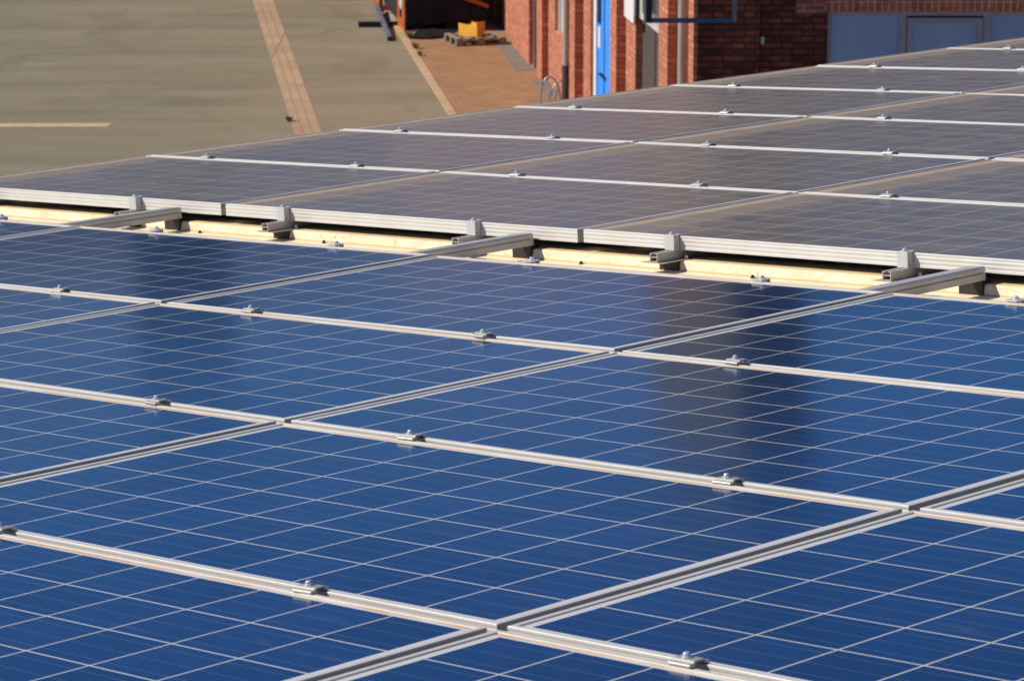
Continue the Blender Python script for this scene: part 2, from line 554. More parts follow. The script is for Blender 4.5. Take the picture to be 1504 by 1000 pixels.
M_WEED = speckled('weed_leaves', (0.13, 0.13, 0.035), (0.20, 0.17, 0.06), 30.0, 0.7)
M_CONC = speckled('grey_render', (0.34, 0.32, 0.29), (0.28, 0.26, 0.235), 1.0, 0.9)
M_INK = speckled('grey_print', (0.16, 0.17, 0.19), (0.20, 0.20, 0.22), 10.0, 0.6)
M_BARK = speckled('bark', (0.10, 0.07, 0.045), (0.07, 0.05, 0.035), 9.0, 0.9)
M_LEAF = speckled('leaf', (0.055, 0.075, 0.025), (0.09, 0.085, 0.03), 3.0, 0.7)

# ------------------------------------------------------------------ ground
def sheet(name, pts, z, mat, mw=None, thick=0.0):
    m = MB()
    if thick:
        m.prism(pts, z - thick, z, 'z')
    else:
        m.add([(x, y, z) for x, y in pts], [tuple(range(len(pts)))])
    o = m.build(name, mat, mw=mw)
    return tag(o, kind='structure')


sheet('yard', [(-900, -900), (900, -900), (900, 1500), (-900, 1500)], 0.0, M_YARD)
# these run with the brick building: local y is along its front, x < 0 is the street
def G(X, Y):
    p = YAW.inverted() @ Vector((X, Y, 0))
    return p.x, p.y
kx = G(-1.0, 56.0)[0]
sheet('pavement', [(kx, -30), (0.2, -30), (0.2, 40), (kx, 40)], 0.030, M_PAVE, YAW, 0.03)
sheet('kerb', [(kx - 0.135, -30), (kx - 0.003, -30), (kx - 0.003, 40), (kx - 0.135, 40)], 0.036, M_KERB, YAW, 0.036)
sx = G(-3.4, 54.2)[0]
for k in range(3):
    sheet('drain_strip', [(sx - 0.225 + k * 0.152, -14), (sx - 0.080 + k * 0.152, -14), (sx - 0.080 + k * 0.152, 45), (sx - 0.225 + k * 0.152, 45)], 0.006, M_SLAB, YAW)
m = MB()
m.box(sx - 0.10, sx + 0.02, -6.5, -6.42, 0.0065, 0.016)
pl = [(-14.0, 54.05), (-6.70, 54.26), (-6.66, 54.64), (-14.0, 54.52)]
sheet('painted_line', pl, 0.005, M_PAINT)
sheet('footing_strip', [(-0.42, -0.4), (-0.101, -0.4), (-0.101, 3.1), (-0.42, 3.1)], 0.034, M_FOOT, YAW)
sheet('footing_strip', [(-0.28, -3.6), (-0.002, -3.6), (-0.002, -1.735), (-0.28, -1.735)], 0.034, M_FOOT, YAW)

# ------------------------------------------------------------------ the building under the panels
own = thing('low_building', 'low building under the solar panels with cream ribbed sheet roof', 'building', ROOF.copy())
m = MB()
# trapezoidal sheet: ribs run along x (down the slope), pitch 0.25 m across y
prof = []
y = 2.620 - 0.34 * 29
FL, TP = -0.1005, -0.0690
while y < 12.0:
    prof += [(y - 0.006, FL), (y, FL + 0.003), (y + 0.006, TP - 0.004), (y + 0.011, TP), (y + 0.118, TP), (y + 0.123, TP - 0.003), (y + 0.131, FL)]
    y += 0.34
vs, fs = [], []
for x in (-5.30, 7.2):
    vs += [(x, p, q) for p, q in prof]
N = len(prof)
fs = [(i, i + 1, N + i + 1, N + i) for i in range(N - 1)]
vs += [(x, p, q - 0.004) for x in (-5.30, 7.2) for p, q in prof]
fs += [(2 * N + i, 3 * N + i, 3 * N + i + 1, 2 * N + i + 1) for i in range(N - 1)]
m.add(vs, fs)
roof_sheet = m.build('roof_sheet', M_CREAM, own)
# walls down to the ground
inv = ROOF.inverted()
cs = [ROOF @ Vector(p) for p in ((-5.22, -7.0, -0.16), (7.1, -7.0, -0.16), (7.1, 11.7, -0.16), (-5.22, 11.7, -0.16))]
vs = [inv @ Vector((c.x, c.y, -0.2)) for c in cs] + [inv @ c for c in cs]
MB().add(vs, [(0, 1, 5, 4), (1, 2, 6, 5), (2, 3, 7, 6), (3, 0, 4, 7), (4, 5, 6, 7)]).build('wall', M_CONC, own)
m = MB()
m.prism([(-5.40, -0.20), (-5.31, -0.20), (-5.305, -0.115), (-5.312, -0.115), (-5.318, -0.192), (-5.392, -0.192), (-5.398, -0.125), (-5.405, -0.125)], -7.0, 11.9, 'y')
m.build('gutter', M_PIPE, own)
for sx_, sy_ in ((-3.43, 2.618), (-2.80, 2.618), (-1.64, 2.618), (-0.96, 2.618)):
    m = MB()
    m.lathe([(0.008, FL + 0.001), (0.008, FL + 0.0025), (0.0048, FL + 0.0025), (0.0048, FL + 0.008), (0.003, FL + 0.009)], sx_, sy_ - 0.012, 6)
    s_ = m.build('screw', M_DARK, roof_sheet)

# ------------------------------------------------------------------ solar panels
PA, PB = 1.67, 1.0201
HX, HY = 0.8235, 0.5


def frame_mesh():
    prof = [(0.0004, -0.0008), (0.0012, 0.0), (0.0105, 0.0), (0.0115, -0.0008), (0.0115, -0.0075), (0.0022, -0.0075), (0.0022, -0.038), (0.024, -0.038), (0.024, -0.040),
            (0.0, -0.040), (0.0, -0.0345), (0.0006, -0.0325), (0.0006, -0.0285), (0.0, -0.0265), (0.0, -0.0225), (0.0006, -0.0205), (0.0006, -0.0165), (0.0, -0.0145), (0.0, -0.0105), (0.0006, -0.0088), (0.0006, -0.0062), (0.0, -0.0045)]
    n_ = len(prof)
    vs, fs = [], []
    for sx_, sy_ in ((-1, -1), (1, -1), (1, 1), (-1, 1)):
        for d, z in prof:
            vs.append((sx_ * (HX - d), sy_ * (HY - d), z))
    for c_ in range(4):
        e = (c_ + 1) % 4
        for i in range(n_):
            j = (i + 1) % n_
            fs.append((c_ * n_ + i, e * n_ + i, e * n_ + j, c_ * n_ + j))
    m = MB()
    m.add(vs, fs)
    return m


def make_panel(name, label, gm, fm, group):
    t = thing(name, label, 'solar panel', None, group)
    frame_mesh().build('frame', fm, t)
    m = MB()
    m.box(-HX + 0.0108, HX - 0.0108, -HY + 0.0108, HY - 0.0108, -0.0065, -0.0028)
    m.build('glass', gm, t)
    return t


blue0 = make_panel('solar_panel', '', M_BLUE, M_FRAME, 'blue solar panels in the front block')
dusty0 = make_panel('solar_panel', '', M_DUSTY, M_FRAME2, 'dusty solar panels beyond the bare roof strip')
note_kids(blue0)
note_kids(dusty0)
ORD = ['first', 'second', 'third', 'fourth', 'fifth', 'sixth', 'seventh', 'eighth', 'ninth']


def panel_seen(cx, cy, margin):
    for i in range(13):
        for j in range(9):
            if in_frame((cx + (i / 6 - 1) * HX, cy + (j / 4 - 1) * HY, 0), margin):
                return True
    return False


def place_panels(proto, x0, y0, pa, cols, rows, rowname, kindname, edge_bits):
    first = True
    rows_seen = {}
    for j in rows:
        lst = []
        for i in cols:
            cx, cy = x0 + (i + 0.5) * pa, y0 + (j + 0.5) * PB
            if panel_seen(cx, cy, 0.10):
                lst.append((i, cx, cy, panel_seen(cx, cy, 0.0)))
        rows_seen[j] = lst
        shown = [q for q in lst if q[3]]
        for i, cx, cy, vis in lst:
            t = proto if first else copy_tree(proto)
            first = False
            # a fitter's millimetres: no two panels lie exactly alike
            jig = Matrix.Rotation(R(random.uniform(-0.10, 0.10)), 4, 'Z') @ Matrix.Rotation(R(random.uniform(-0.12, 0.12)), 4, 'X') @ Matrix.Rotation(R(random.uniform(-0.10, 0.10)), 4, 'Y')
            t.matrix_world = ROOF @ Matrix.Translation((cx, cy, random.uniform(-0.0012, 0.0))) @ jig
            if vis:
                k = [q[0] for q in shown].index(i)
                where = 'only one in view of' if len(shown) == 1 else ('leftmost in' if k == 0 else ('rightmost in' if k == len(shown) - 1 else ORD[k] + ' from the left in'))
                t['label'] = f'{kindname}, {where} {rowname(j)}'
            else:
                t['label'] = f'{kindname} just outside the picture, beside {rowname(j)}'
    return rows_seen


def near_row(j):
    return ['front row nearest the viewer', 'fourth row from the bare roof strip', 'third row from the bare roof strip', 'second row from the bare roof strip', 'row touching the bare roof strip'][j + 3]


near_seen = place_panels(blue0, 0.0, 0.0, PA, range(-5, 4), (1, 0, -1, -2), near_row, 'clean blue solar panel', None)
FX0, FY0, FPA = -3.3393, 2.6292, 1.6706
far_row = lambda j: ('row at the bare roof strip' if j == 0 else f'{ORD[j]} row behind the bare roof strip')
far_seen = place_panels(dusty0, FX0, FY0, FPA, range(-1, 5), range(0, 8), far_row, 'dusty grey-brown solar panel', None)

# ------------------------------------------------------------------ clamps
def bolt(m, x, y, z, r=0.0068):
    m.lathe([(r * 1.5, z), (r * 1.5, z + 0.0014), (r, z + 0.0014), (r, z + 0.0055), (r * 0.72, z + 0.0075), (r * 0.2, z + 0.0082)], x, y, 8, 0.3)


def make_mid_clamp():
    t = thing('panel_clamp', '', 'clamp', None, 'mid clamps on the seams between panels')
    # bridge profile across the seam
    top = [(-0.0225, 0.0035), (-0.0215, 0.0052), (-0.0145, 0.0058), (-0.0105, 0.0090), (0.0105, 0.0090), (0.0145, 0.0058), (0.0215, 0.0052), (0.0225, 0.0035)]
    bot = [(0.0225, 0.0006), (0.0135, 0.0006), (0.0115, 0.0012), (0.0085, 0.0064), (-0.0085, 0.0064), (-0.0115, 0.0012), (-0.0135, 0.0006), (-0.0225, 0.0006)]
    m = MB()
    m.prism(top + bot, -0.021, 0.021, 'x')
    body = m.build('body', M_CLAMP, t)
    m = MB()
    bolt(m, -0.004, 0, 0.0092, 0.0058)
    m.build('bolt', M_BOLT, t)
    return t


def make_end_clamp(tall=0.045):
    """stands in front of a frame at y = 0 and hooks over it; front is -y"""
    t = thing('end_clamp', '', 'clamp', None, 'end clamps along the front of the dusty panels')
    m = MB()
    z0 = -tall + 0.0055
    m.box(-0.018, 0.018, -0.026, -0.0225, z0, 0.0015)                 # front leg
    m.box(-0.018, 0.018, -0.026, 0.0085, 0.0015, 0.0052)              # top with the lip over the frame
    m.box(-0.018, 0.018, -0.0065, -0.0030, z0, 0.0015)                # inner leg
    m.box(-0.018, 0.018, -0.0225, -0.0065, z0, z0 + 0.0035)           # foot
    m.build('body', M_ENDC, t)
    m = MB()
    bolt(m, 0.0, -0.013, 0.0053, 0.0068)
    m.build('bolt', M_BOLT, t)
    return t


mid0 = make_mid_clamp()
end0 = make_end_clamp()
top0 = make_end_clamp()
top0['group'] = 'end clamps along the back of the blue panels'
for o in (mid0, end0, top0):
    note_kids(o)


def put(proto, used, x, y, z, turn, label):
    t = proto if not used else copy_tree(proto)
    t.matrix_world = ROOF @ Matrix.Translation((x, y, z)) @ Matrix.Rotation(turn, 4, 'Z')
    t['label'] = label
    return True


used = False
used_b = False


def seam_clamps(x0, pa, yline, cols, seamname, kind):
    global used
    spots = []
    for i in cols:
        for off in (0.385, 1.240):
            x = x0 + i * pa + off + random.uniform(-0.012, 0.012)
            if in_frame((x, yline, 0), 0.03):
                spots.append(x)
    spots.sort()
    for k, x in enumerate(spots):
        where = 'the only one' if len(spots) == 1 else ('leftmost' if k == 0 else ('rightmost' if k == len(spots) - 1 else f'{ORD[k]} from the left'))
        used = put(mid0, used, x, yline + random.uniform(-0.002, 0.002), 0.0002, R(random.uniform(-5, 5)), f'{kind} clamp, {where} on {seamname}')


for j, nm in ((1, 'the first seam before the bare strip'), (0, 'the second seam before the bare strip'), (-1, 'the nearest full seam of the blue panels'), (-2, 'the seam at the bottom edge')):
    seam_clamps(0.0, PA, j * PB, range(-5, 4), nm, 'silver mid')
for j in range(1, 8):
    seam_clamps(FX0, FPA, FY0 + j * PB, range(-1, 5), f'the {ORD[j-1]} seam behind the bare strip', 'bright silver')

# ------------------------------------------------------------------ rails with their end clamps, in the bare strip
XS = [-4.668, -3.796, -3.017, -2.117, -1.285, -0.421, 0.42, 1.25]
FF = FY0 + 0.0101


def make_rail():
    t = thing('mounting_rail', '', 'rail', None, 'short rail ends sticking out under the dusty panels')
    m = MB()
    y0, y1 = -0.096, 1.9
    m.box(-0.015, -0.0125, y0, y1, -0.0665, -0.0405)
    m.box(0.0125, 0.015, y0, y1, -0.0665, -0.0405)
    m.box(-0.0125, 0.0125, y0 + 0.0005, y1, -0.0665, -0.0640)
    m.box(-0.0125, 0.0125, y0 + 0.0005, y1, -0.0530, -0.0508)
    m.box(-0.0125, -0.0060, y0 + 0.0005, y1, -0.0428, -0.0405)
    m.box(0.0060, 0.0125, y0 + 0.0005, y1, -0.0428, -0.0405)
    m.build('profile', M_RAIL, t)
    pl = MB()
    pl.box(-0.047, 0.040, -0.098, 0.03, -0.0688, -0.0670)
    p = pl.build('base_plate', M_PLATE, t)
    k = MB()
    k.box(-0.045, 0.030, 2.6165 - FF, 2.655 - FF, -0.0998, -0.0690)  # added dark block: the shaded notch below the rail end, as a solid
    k.build('shade_block', M_DARK, t)
    b = MB()
    b.lathe([(0.009, -0.0669), (0.009, -0.0650), (0.0062, -0.0650), (0.0062, -0.0585), (0.004, -0.056)], 0.030, 0.012, 8)
    b.build('bolt', M_BOLT, t)
    return t


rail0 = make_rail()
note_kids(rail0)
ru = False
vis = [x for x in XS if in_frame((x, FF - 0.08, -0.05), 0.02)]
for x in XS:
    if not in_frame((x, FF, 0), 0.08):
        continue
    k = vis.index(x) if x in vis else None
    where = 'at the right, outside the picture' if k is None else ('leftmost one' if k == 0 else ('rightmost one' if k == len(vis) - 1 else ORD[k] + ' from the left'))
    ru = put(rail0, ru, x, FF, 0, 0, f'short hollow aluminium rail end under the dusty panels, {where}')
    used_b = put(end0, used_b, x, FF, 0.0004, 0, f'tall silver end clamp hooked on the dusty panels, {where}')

ub = False
spots = [i * PA + o for i in range(-5, 3) for o in (0.385, 1.235) if in_frame((i * PA + o, 2.04, 0), 0.02)]
spots.sort()
for k, x in enumerate(spots):
    where = 'leftmost' if k == 0 else ('rightmost' if k == len(spots) - 1 else ORD[k] + ' from the left')
    ub = put(top0, ub, x, 2 * PB - 0.0101, 0.0004, math.pi, f'flat end clamp on the back edge of the blue panels, {where}')

# the three thick rails lying across the strip
def make_beam():
    t = thing('cross_rail', '', 'rail', None, 'thick grey rails crossing the bare roof strip')
    a, b = -0.0235, 0.0235
    prof = [(a + 0.004, -0.0200), (b - 0.004, -0.0200), (b, -0.0240), (b, -0.0345), (b - 0.006, -0.0352), (b - 0.006, -0.0385), (b, -0.0392), (b, -0.0580),
            (a, -0.0580), (a, -0.0392), (a + 0.006, -0.0385), (a + 0.006, -0.0352), (a, -0.0345), (a, -0.0240)]
    m = MB()
    m.prism(prof, 2 * PB - 0.008, FF - 0.014, 'y')
    m.build('profile', M_RAIL, t, bevel=0.0012)
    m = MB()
    m.box(-0.062, 0.018, 2.6165, 2.655, -0.0998, -0.0600)  # added dark block in place of the shade under the beam end
    m.build('shade_block', M_DARK, t)
    return t


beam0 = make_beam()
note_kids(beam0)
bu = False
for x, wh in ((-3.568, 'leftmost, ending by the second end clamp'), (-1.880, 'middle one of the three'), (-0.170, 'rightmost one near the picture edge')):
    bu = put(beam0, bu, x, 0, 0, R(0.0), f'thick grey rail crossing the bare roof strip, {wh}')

# ------------------------------------------------------------------ brick building
BB = thing('brick_building', 'red brick industrial building with pilasters beyond the roof edge', 'building', YAW.copy())
HT = 9.2
CY = -17.548


def seg(m, x0, x1, y0, y1, z0, z1):
    m.box(x0, x1, y0, y1, z0, z1)


m = MB()
# main wall, split round the openings (window, door, gate)
TH = 0.40
seg(m, 0, TH, -2.68, 45, -0.1, HT)                    # far wall up to the white window
seg(m, 0, TH, -4.45, -2.68, -0.1, 1.06)               # under the window
seg(m, 0, TH, -4.45, -2.68, 3.4, HT)
seg(m, 0, TH, -7.25, -4.45, -0.1, HT)
seg(m, 0, TH, -9.60, -7.25, 2.75, HT)                 # over the blue door
seg(m, 0, TH, -12.128, -9.60, -0.1, HT)
seg(m, 0, TH, -14.60, -12.128, 4.2, HT)               # over the grey panel
seg(m, 0, TH, CY + 0.001, -14.60, -0.1, HT)
wall = m.build('wall', M_BRICK, BB)
# pilasters: (projection, near end, far end)
for d, yn, yf in ((0.10, 6.42, 9.2), (0.10, 0.34, 3.12), (0.115, -1.728, -0.94), (0.145, -6.377, -5.714), (0.148, -11.147, -10.492), (0.145, -15.969, -15.201), (0.10, 13.0, 15.0), (0.1, 20, 22)):
    MB().box(-d, -0.002, yn, yf, -0.1, HT - 0.4).build('pilaster', M_BRICK, BB)
MB().box(-0.055, -0.002, CY + 0.0, -17.16, -0.1, HT).build('pilaster', M_BRICK, BB)

# end wall facing the camera: kept square to the view line, so it runs at a slight angle to the front
EW = Matrix.Translation((0, CY, 0)) @ Matrix.Rotation(R(-6.548), 4, 'Z')
def ebox(m, x0, x1, y0, y1, z0, z1):
    m.box(x0, x1, y0, y1, z0, z1, EW)
W0 = 4.181 - 2.456      # window jamb, metres right of the corner
m = MB()
ebox(m, 0.0, W0, 0.06, 0.46, -0.1, HT)
ebox(m, W0, 8.5, 0.06, 0.46, -0.1, 0.9)
ebox(m, W0, 8.5, 0.06, 0.46, 3.50, HT)
ebox(m, 8.5, 14.0, 0.06, 0.46, -0.1, HT)
m.build('end_wall', M_BRICKD, BB)
m = MB()
ebox(m, 0.0, 0.82, 0.0, 0.058, -0.1, HT)
m.build('corner_pier', M_BRICKD, BB)
m = MB()
ebox(m, W0 - 0.02, 8.6, 0.045, 0.40, 3.235, 3.497)
m.build('lintel', M_SOLDIER, BB)
m = MB()
ebox(m, W0 - 0.42, W0 - 0.022, 0.057, 0.0598, 3.21, 4.1)
m.build('brick_patch', M_BRICKN, BB)
# ribbon window
win = MB()
zb, zt = 0.9, 3.225
ebox(win, W0 + 0.003, 8.497, 0.11, 0.17, zt - 0.055, zt)
ebox(win, W0 + 0.003, 8.497, 0.11, 0.17, zb + 0.002, zb + 0.06)
def mull(x0, x1):
    ebox(win, x0, x1, 0.1115, 0.1685, zb + 0.06, zt - 0.055)
mull(W0 + 0.003, W0 + 0.055)
panes = []
x = W0 + 0.055
for wdt, kind in ((0.90, 0), (1.02, 1), (0.86, 0), (1.02, 1)):
    panes.append((x, x + wdt, kind))
    x += wdt
    mull(x, x + 0.095)
    x += 0.095
wo = win.build('window', M_GREYF, BB)
for a, b, kind in panes:
    if kind:
        fm = MB()
        z0, z1 = zb + 0.062, zt - 0.085
        for x0, x1, za, zb_ in ((a + 0.01, a + 0.075, z0, z1), (b - 0.075, b - 0.01, z0, z1), (a + 0.075, b - 0.075, z1 - 0.075, z1), (a + 0.075, b - 0.075, z0, z0 + 0.07)):
            ebox(fm, x0, x1, 0.095, 0.15, za, zb_)
        fm.build('sash', M_GREYF, wo)
        pm = MB()
        ebox(pm, a + 0.075, b - 0.075, 0.125, 0.135, z0 + 0.07, z1 - 0.075)
    else:
        pm = MB()
        ebox(pm, a, b, 0.135, 0.145, zb + 0.06, zt - 0.055)
    pm.build('pane', M_BLUEGL, wo)
m = MB()
ebox(m, 0.842, 0.885, 0.030, 0.059, 2.80, 2.90)
m.build('junction_box', M_PALEGL, BB)

# roof slab and the tall corner stack
rf = MB()
rf.prism([(-0.25, CY - 0.2), (14.2, CY + 1.4), (14.2, 45), (-0.25, 45)], HT + 0.001, HT + 0.25, 'z')
rf.build('roof', M_DARK, BB)
st = MB()
st.box(-0.02, 0.95, CY + 0.15, CY + 8.0, HT + 0.252, 12.0)
st.box(-0.10, 1.03, CY + 0.07, CY + 8.08, 12.0, 12.2)
st.build('chimney', M_SOOT, BB)

# white board in the window of the front, recessed
m = MB()
m.box(0.10, 0.12, -4.45, -2.68, 1.06, 3.4)
wf = m.build('window', M_PALEGL, BB)
m = MB()
m.box(0.062, 0.098, -2.745, -2.682, 1.062, 3.398)
m.box(0.062, 0.098, -3.62, -3.56, 1.062, 3.398)
m.build('window_frame', M_WHITE, wf)
# blue door, recessed between white posts
m = MB()
m.box(0.05, 0.12, -7.56, -7.252, 0.03, 2.748)
m.box(0.05, 0.12, -9.598, -9.50, 0.03, 2.748)
m.box(0.05, 0.12, -9.50, -7.56, 2.66, 2.748)
m.build('door_frame', M_WHITE, BB)
m = MB()
m.box(0.070, 0.115, -8.30, -7.565, 0.035, 2.655)
m.box(0.070, 0.115, -9.495, -8.42, 0.035, 2.655)
m.box(0.060, 0.072, -7.64, -7.566, 0.04, 2.65)
dr = m.build('door', M_BLUEDOOR, BB)
m = MB()
m.box(0.085, 0.11, -8.415, -8.305, 0.036, 2.65)
m.build('door_gap', M_DARKBLUE, dr)
m = MB()
m.box(0.052, 0.0695, -8.00, -7.66, 1.85, 2.60)
m.build('door_pane', M_DARKGL, dr)
m = MB()
m.box(0.056, 0.0695, -7.98, -7.72, 1.45, 1.78)
m.build('notice', M_WHITE, dr)
for ya, yb in ((-8.28, -8.10), (-8.62, -8.44)):
    m = MB()
    m.tube([(0.069, ya, 1.06), (0.02, ya, 1.06), (0.02, yb, 1.06), (0.069, yb, 1.06)], 0.014, 8)
    m.build('handle', M_DARK, dr)

# grey panel with the white window above it
m = MB()
m.box(0.104, 0.14, -14.598, -12.130, 0.02, 2.50)
m.box(0.090, 0.1035, -13.40, -13.37, 0.02, 2.50)
m.build('gate', M_GREYP, BB)
m = MB()
m.box(0.02, 0.14, -12.62, -12.135, 2.503, 4.195)
m.box(0.02, 0.14, -14.598, -14.30, 2.503, 4.195)
m.box(0.02, 0.14, -14.30, -12.62, 2.503, 2.60)
w2 = m.build('window', M_PALEGL, BB)
m = MB()
m.box(0.10, 0.11, -14.30, -12.62, 2.60, 4.195)
m.build('pane', M_DARKGL, w2)

# downpipes
m = MB()
m.tube([(-0.075, -4.78, 0.72), (-0.075, -4.78, HT)], 0.058, 14)
dp = m.build('downpipe', M_PIPE, BB)
m = MB()
m.tube([(-0.075, -4.78, 0.0), (-0.075, -4.78, 0.70)], 0.070, 14)
m.tube([(-0.075, -4.78, 0.66), (-0.075, -4.78, 0.735)], 0.078, 14)
m.build('standpipe', M_IRON, dp)
m = MB()
m.tube([(-0.07, -16.72, 0.0), (-0.07, -16.72, HT)], 0.056, 14)
dp2 = m.build('downpipe', M_PIPE, BB)
for z in (1.7, 1.98):
    m = MB()
    m.tube([(-0.07, -16.72, z), (-0.07, -16.72, z + 0.035)], 0.066, 14)
    m.box(-0.02, 0.05, -16.76, -16.68, z, z + 0.03)
    m.build('pipe_clip', M_DARK, dp2)
m = MB()
m.tube([(-0.04, -0.10, 0.0), (-0.04, -0.10, HT)], 0.030, 10)
m.build('downpipe', M_STEELB, BB)
m = MB()
m.tube([(-0.022, -17.03, 0.0), (-0.022, -17.03, HT)], 0.016, 8)
m.build('cable', M_DARK, BB)

# white sign on the front
sg = thing('wall_sign', 'white notice board fixed to the brick front beside the grey gate', 'sign', YAW @ Matrix.Translation((0, -11.93, 2.42)))
m = MB()
m.box(-0.075, -0.05, -0.46, 0.48, 0, 1.0)
bd = m.build('board', M_WHITE, sg)
m = MB()
for k, (a, b) in enumerate(((-0.05, 0.22), (-0.02, 0.19))):
    m.box(-0.0765, -0.0752, a, b, 0.42 + k * 0.09, 0.455 + k * 0.09)
m.build('print', M_INK, bd)
m = MB()
m.box(-0.05, 0.0, -0.30, -0.22, 0.1, 0.9)
m.box(-0.05, 0.0, 0.38, 0.44, 0.1, 0.9)
m.build('batten', M_GREYF, sg)

# slate blue frame hanging off the corner of the building, seen in front of the end wall
fr = thing('hanging_frame', 'slate blue open steel frame hanging before the brick corner', 'frame', Matrix.Translation((1.755, 41.9, 3.318)))
m = MB()
m.box(0.02, 1.045, -0.028, 0.028, 0.0, 0.058)
m.build('rail', M_DARKBLUE, fr)
m = MB()
m.box(0.02, 1.045, -0.028, 0.028, 1.30, 1.358)
m.build('rail', M_DARKBLUE, fr)
m = MB()
m.box(1.046, 1.092, -0.03, 0.03, 0.012, 1.358)
m.build('stile', M_STEELB, fr)
m = MB()
m.box(-0.085, -0.055, -0.05, 0.05, -0.012, 1.40)
m.build('post', M_GALV, fr)
m = MB()
m.box(-0.054, -0.015, -0.035, 0.04, 0.0, 1.40)
m.box(-0.015, 0.0195, -0.03, 0.03, -0.004, 1.40)
m.build('hinge_profile', M_DARK, fr)
m = MB()
m.box(-0.08, 0.02, -0.04, 1.75, 1.402, 1.46)
m.box(1.03, 1.09, -0.02, 1.80, 1.36, 1.41)
m.box(0.68, 1.09, 1.70, 1.80, 1.411, 1.46)
m.build('arm', M_DARKBLUE, fr)

# ------------------------------------------------------------------ things in the yard
# dark machine under a black sheet, on orange legs
mc = thing('sheeted_machine', 'dark machine draped in black sheet on orange steel legs', 'machine', Matrix.Translation((-2.131, 66.2, 0)) @ Matrix.Rotation(R(11), 4, 'Z'))
m = MB()                                                   # orange leg plate with an opening, seen from its sunlit side
m.box(-0.03, 0.0, 0.0, 0.28, 0.03, 2.3)
m.box(-0.03, 0.0, 0.62, 0.86, 0.03, 2.3)
m.box(-0.03, 0.0, 0.28, 0.62, 0.03, 0.24)
m.box(-0.03, 0.0, 0.28, 0.62, 0.50, 2.3)
leg = m.build('leg', M_ORANGE, mc)
m = MB()
ov = [(0.36 + 0.25 * math.cos(t), 0.78 + 0.36 * math.sin(t)) for t in [2 * math.pi * k / 28 for k in range(28)]]
m.prism(ov, -0.046, -0.032, 'x')
m.build('plate', M_PALEGL, leg)
m = MB()
m.box(-0.03, 0.05, 3.3, 4.3, 0.03, 2.3)
m.build('leg', M_ORANGE, mc)
m = MB()
m.box(1.55, 1.62, 0.05, 0.45, 0.03, 1.6)
m.build('leg', M_RUST, mc)
m = MB()
m.box(0.0015, 0.05, 0.0, 3.29, 0.42, 2.2)
m.build('side_panel', M_DARK, mc)
m = MB()
m.box(0.052, 1.545, 0.12, 3.2, 0.20, 2.2)
m.box(0.15, 0.40, 0.2, 3.0, 0.03, 0.20)
m.box(0.85, 1.10, 0.2, 3.0, 0.03, 0.20)
m.build('body', M_DARK, mc)
nx, nz = 40, 12                                            # the sheet: sagging hem and hanging folds
vs, fs = [], []
for side in (0, 1):
    for i in range(nx + 1):
        u = i / nx
        hem = 0.11 + 0.17 * (u * u * (3 - 2 * u)) - 0.05 * max(0, u - 0.8) * 5 * u + 0.008 * math.sin(u * 31)
        for k in range(nz + 1):
            z = hem + (2.25 - hem) * k / nz
            fold = 0.022 * math.sin(u * 19 + z * 2) + 0.012 * math.sin(u * 43 + 1)
            yy = 0.02 + fold * (1 - 0.6 * k / nz) - 0.06 * (1 - k / nz) + side * 0.01
            vs.append((0.012 + u * 1.66, yy, z))
B = (nx + 1) * (nz + 1)
for i in range(nx):
    for k in range(nz):
        a = i * (nz + 1) + k
        q = (a, a + nz + 1, a + nz + 2, a + 1)
        fs.append(q)
        fs.append(tuple(B + t for t in q)[::-1])
m = MB()
m.add(vs, fs)
m.build('sheet', M_BLACK, mc, smooth=True)
m = MB()
m.prism([(1.00, 0.70), (1.66, 0.46), (1.68, 0.53), (1.03, 0.79)], -0.12, -0.07, 'y')
m.build('brace', M_ORANGE, mc)
mt = thing('black_mat', 'crumpled black sheet lying on the paving under the machine', 'sheet', Matrix.Translation((-2.131, 66.2, 0.036)) @ Matrix.Rotation(R(11), 4, 'Z'))
m = MB()
vs, fs = [], []
for i in range(19):
    for k in range(9):
        u, v = i / 18, k / 8
        vs.append((0.10 + 1.15 * u - 0.25 * v, -0.03 - v * (1.15 + 0.18 * math.sin(u * 5)) , 0.012 + 0.022 * math.sin(u * 11 + v * 3) ** 2 + 0.014 * math.sin(v * 9 + u * 4) ** 2))
for i in range(18):
    for k in range(8):
        a = i * 9 + k
        fs.append((a, a + 9, a + 10, a + 1))
m.add(vs, fs)
m.build('sheet', M_BLACK, mt, smooth=True)

tag(MB().box(-0.62, 0.45, -0.06, 0.06, 0.0, 0.11, Matrix.Translation((-2.5, 67.05, 0)) @ Matrix.Rotation(R(2), 4, 'Z')).build('steel_beam', M_DARK, bevel=0.008),
    'dark steel beam lying on the yard beside the orange post', 'beam')
pole = thing('steel_pole', 'long blue-grey steel bar lying across the dark beam', 'pole', Matrix.Translation((-2.40, 64.9, 0)) @ Matrix.Rotation(R(6.0), 4, 'Z'))
m = MB()
m.prism([(-0.045, 0.0), (0.045, 0.0), (0.045, 0.085), (-0.045, 0.085)], 0, 4.4, 'y', Matrix.Rotation(R(2.0), 4, 'X') @ Matrix.Translation((0, 0, 0.002)))
m.build('bar', M_STEELB, pole, bevel=0.008)
m = MB()
m.box(-0.052, 0.052, -0.03, -0.001, 0.0, 0.09)
m.build('end_cap', M_DARK, pole)

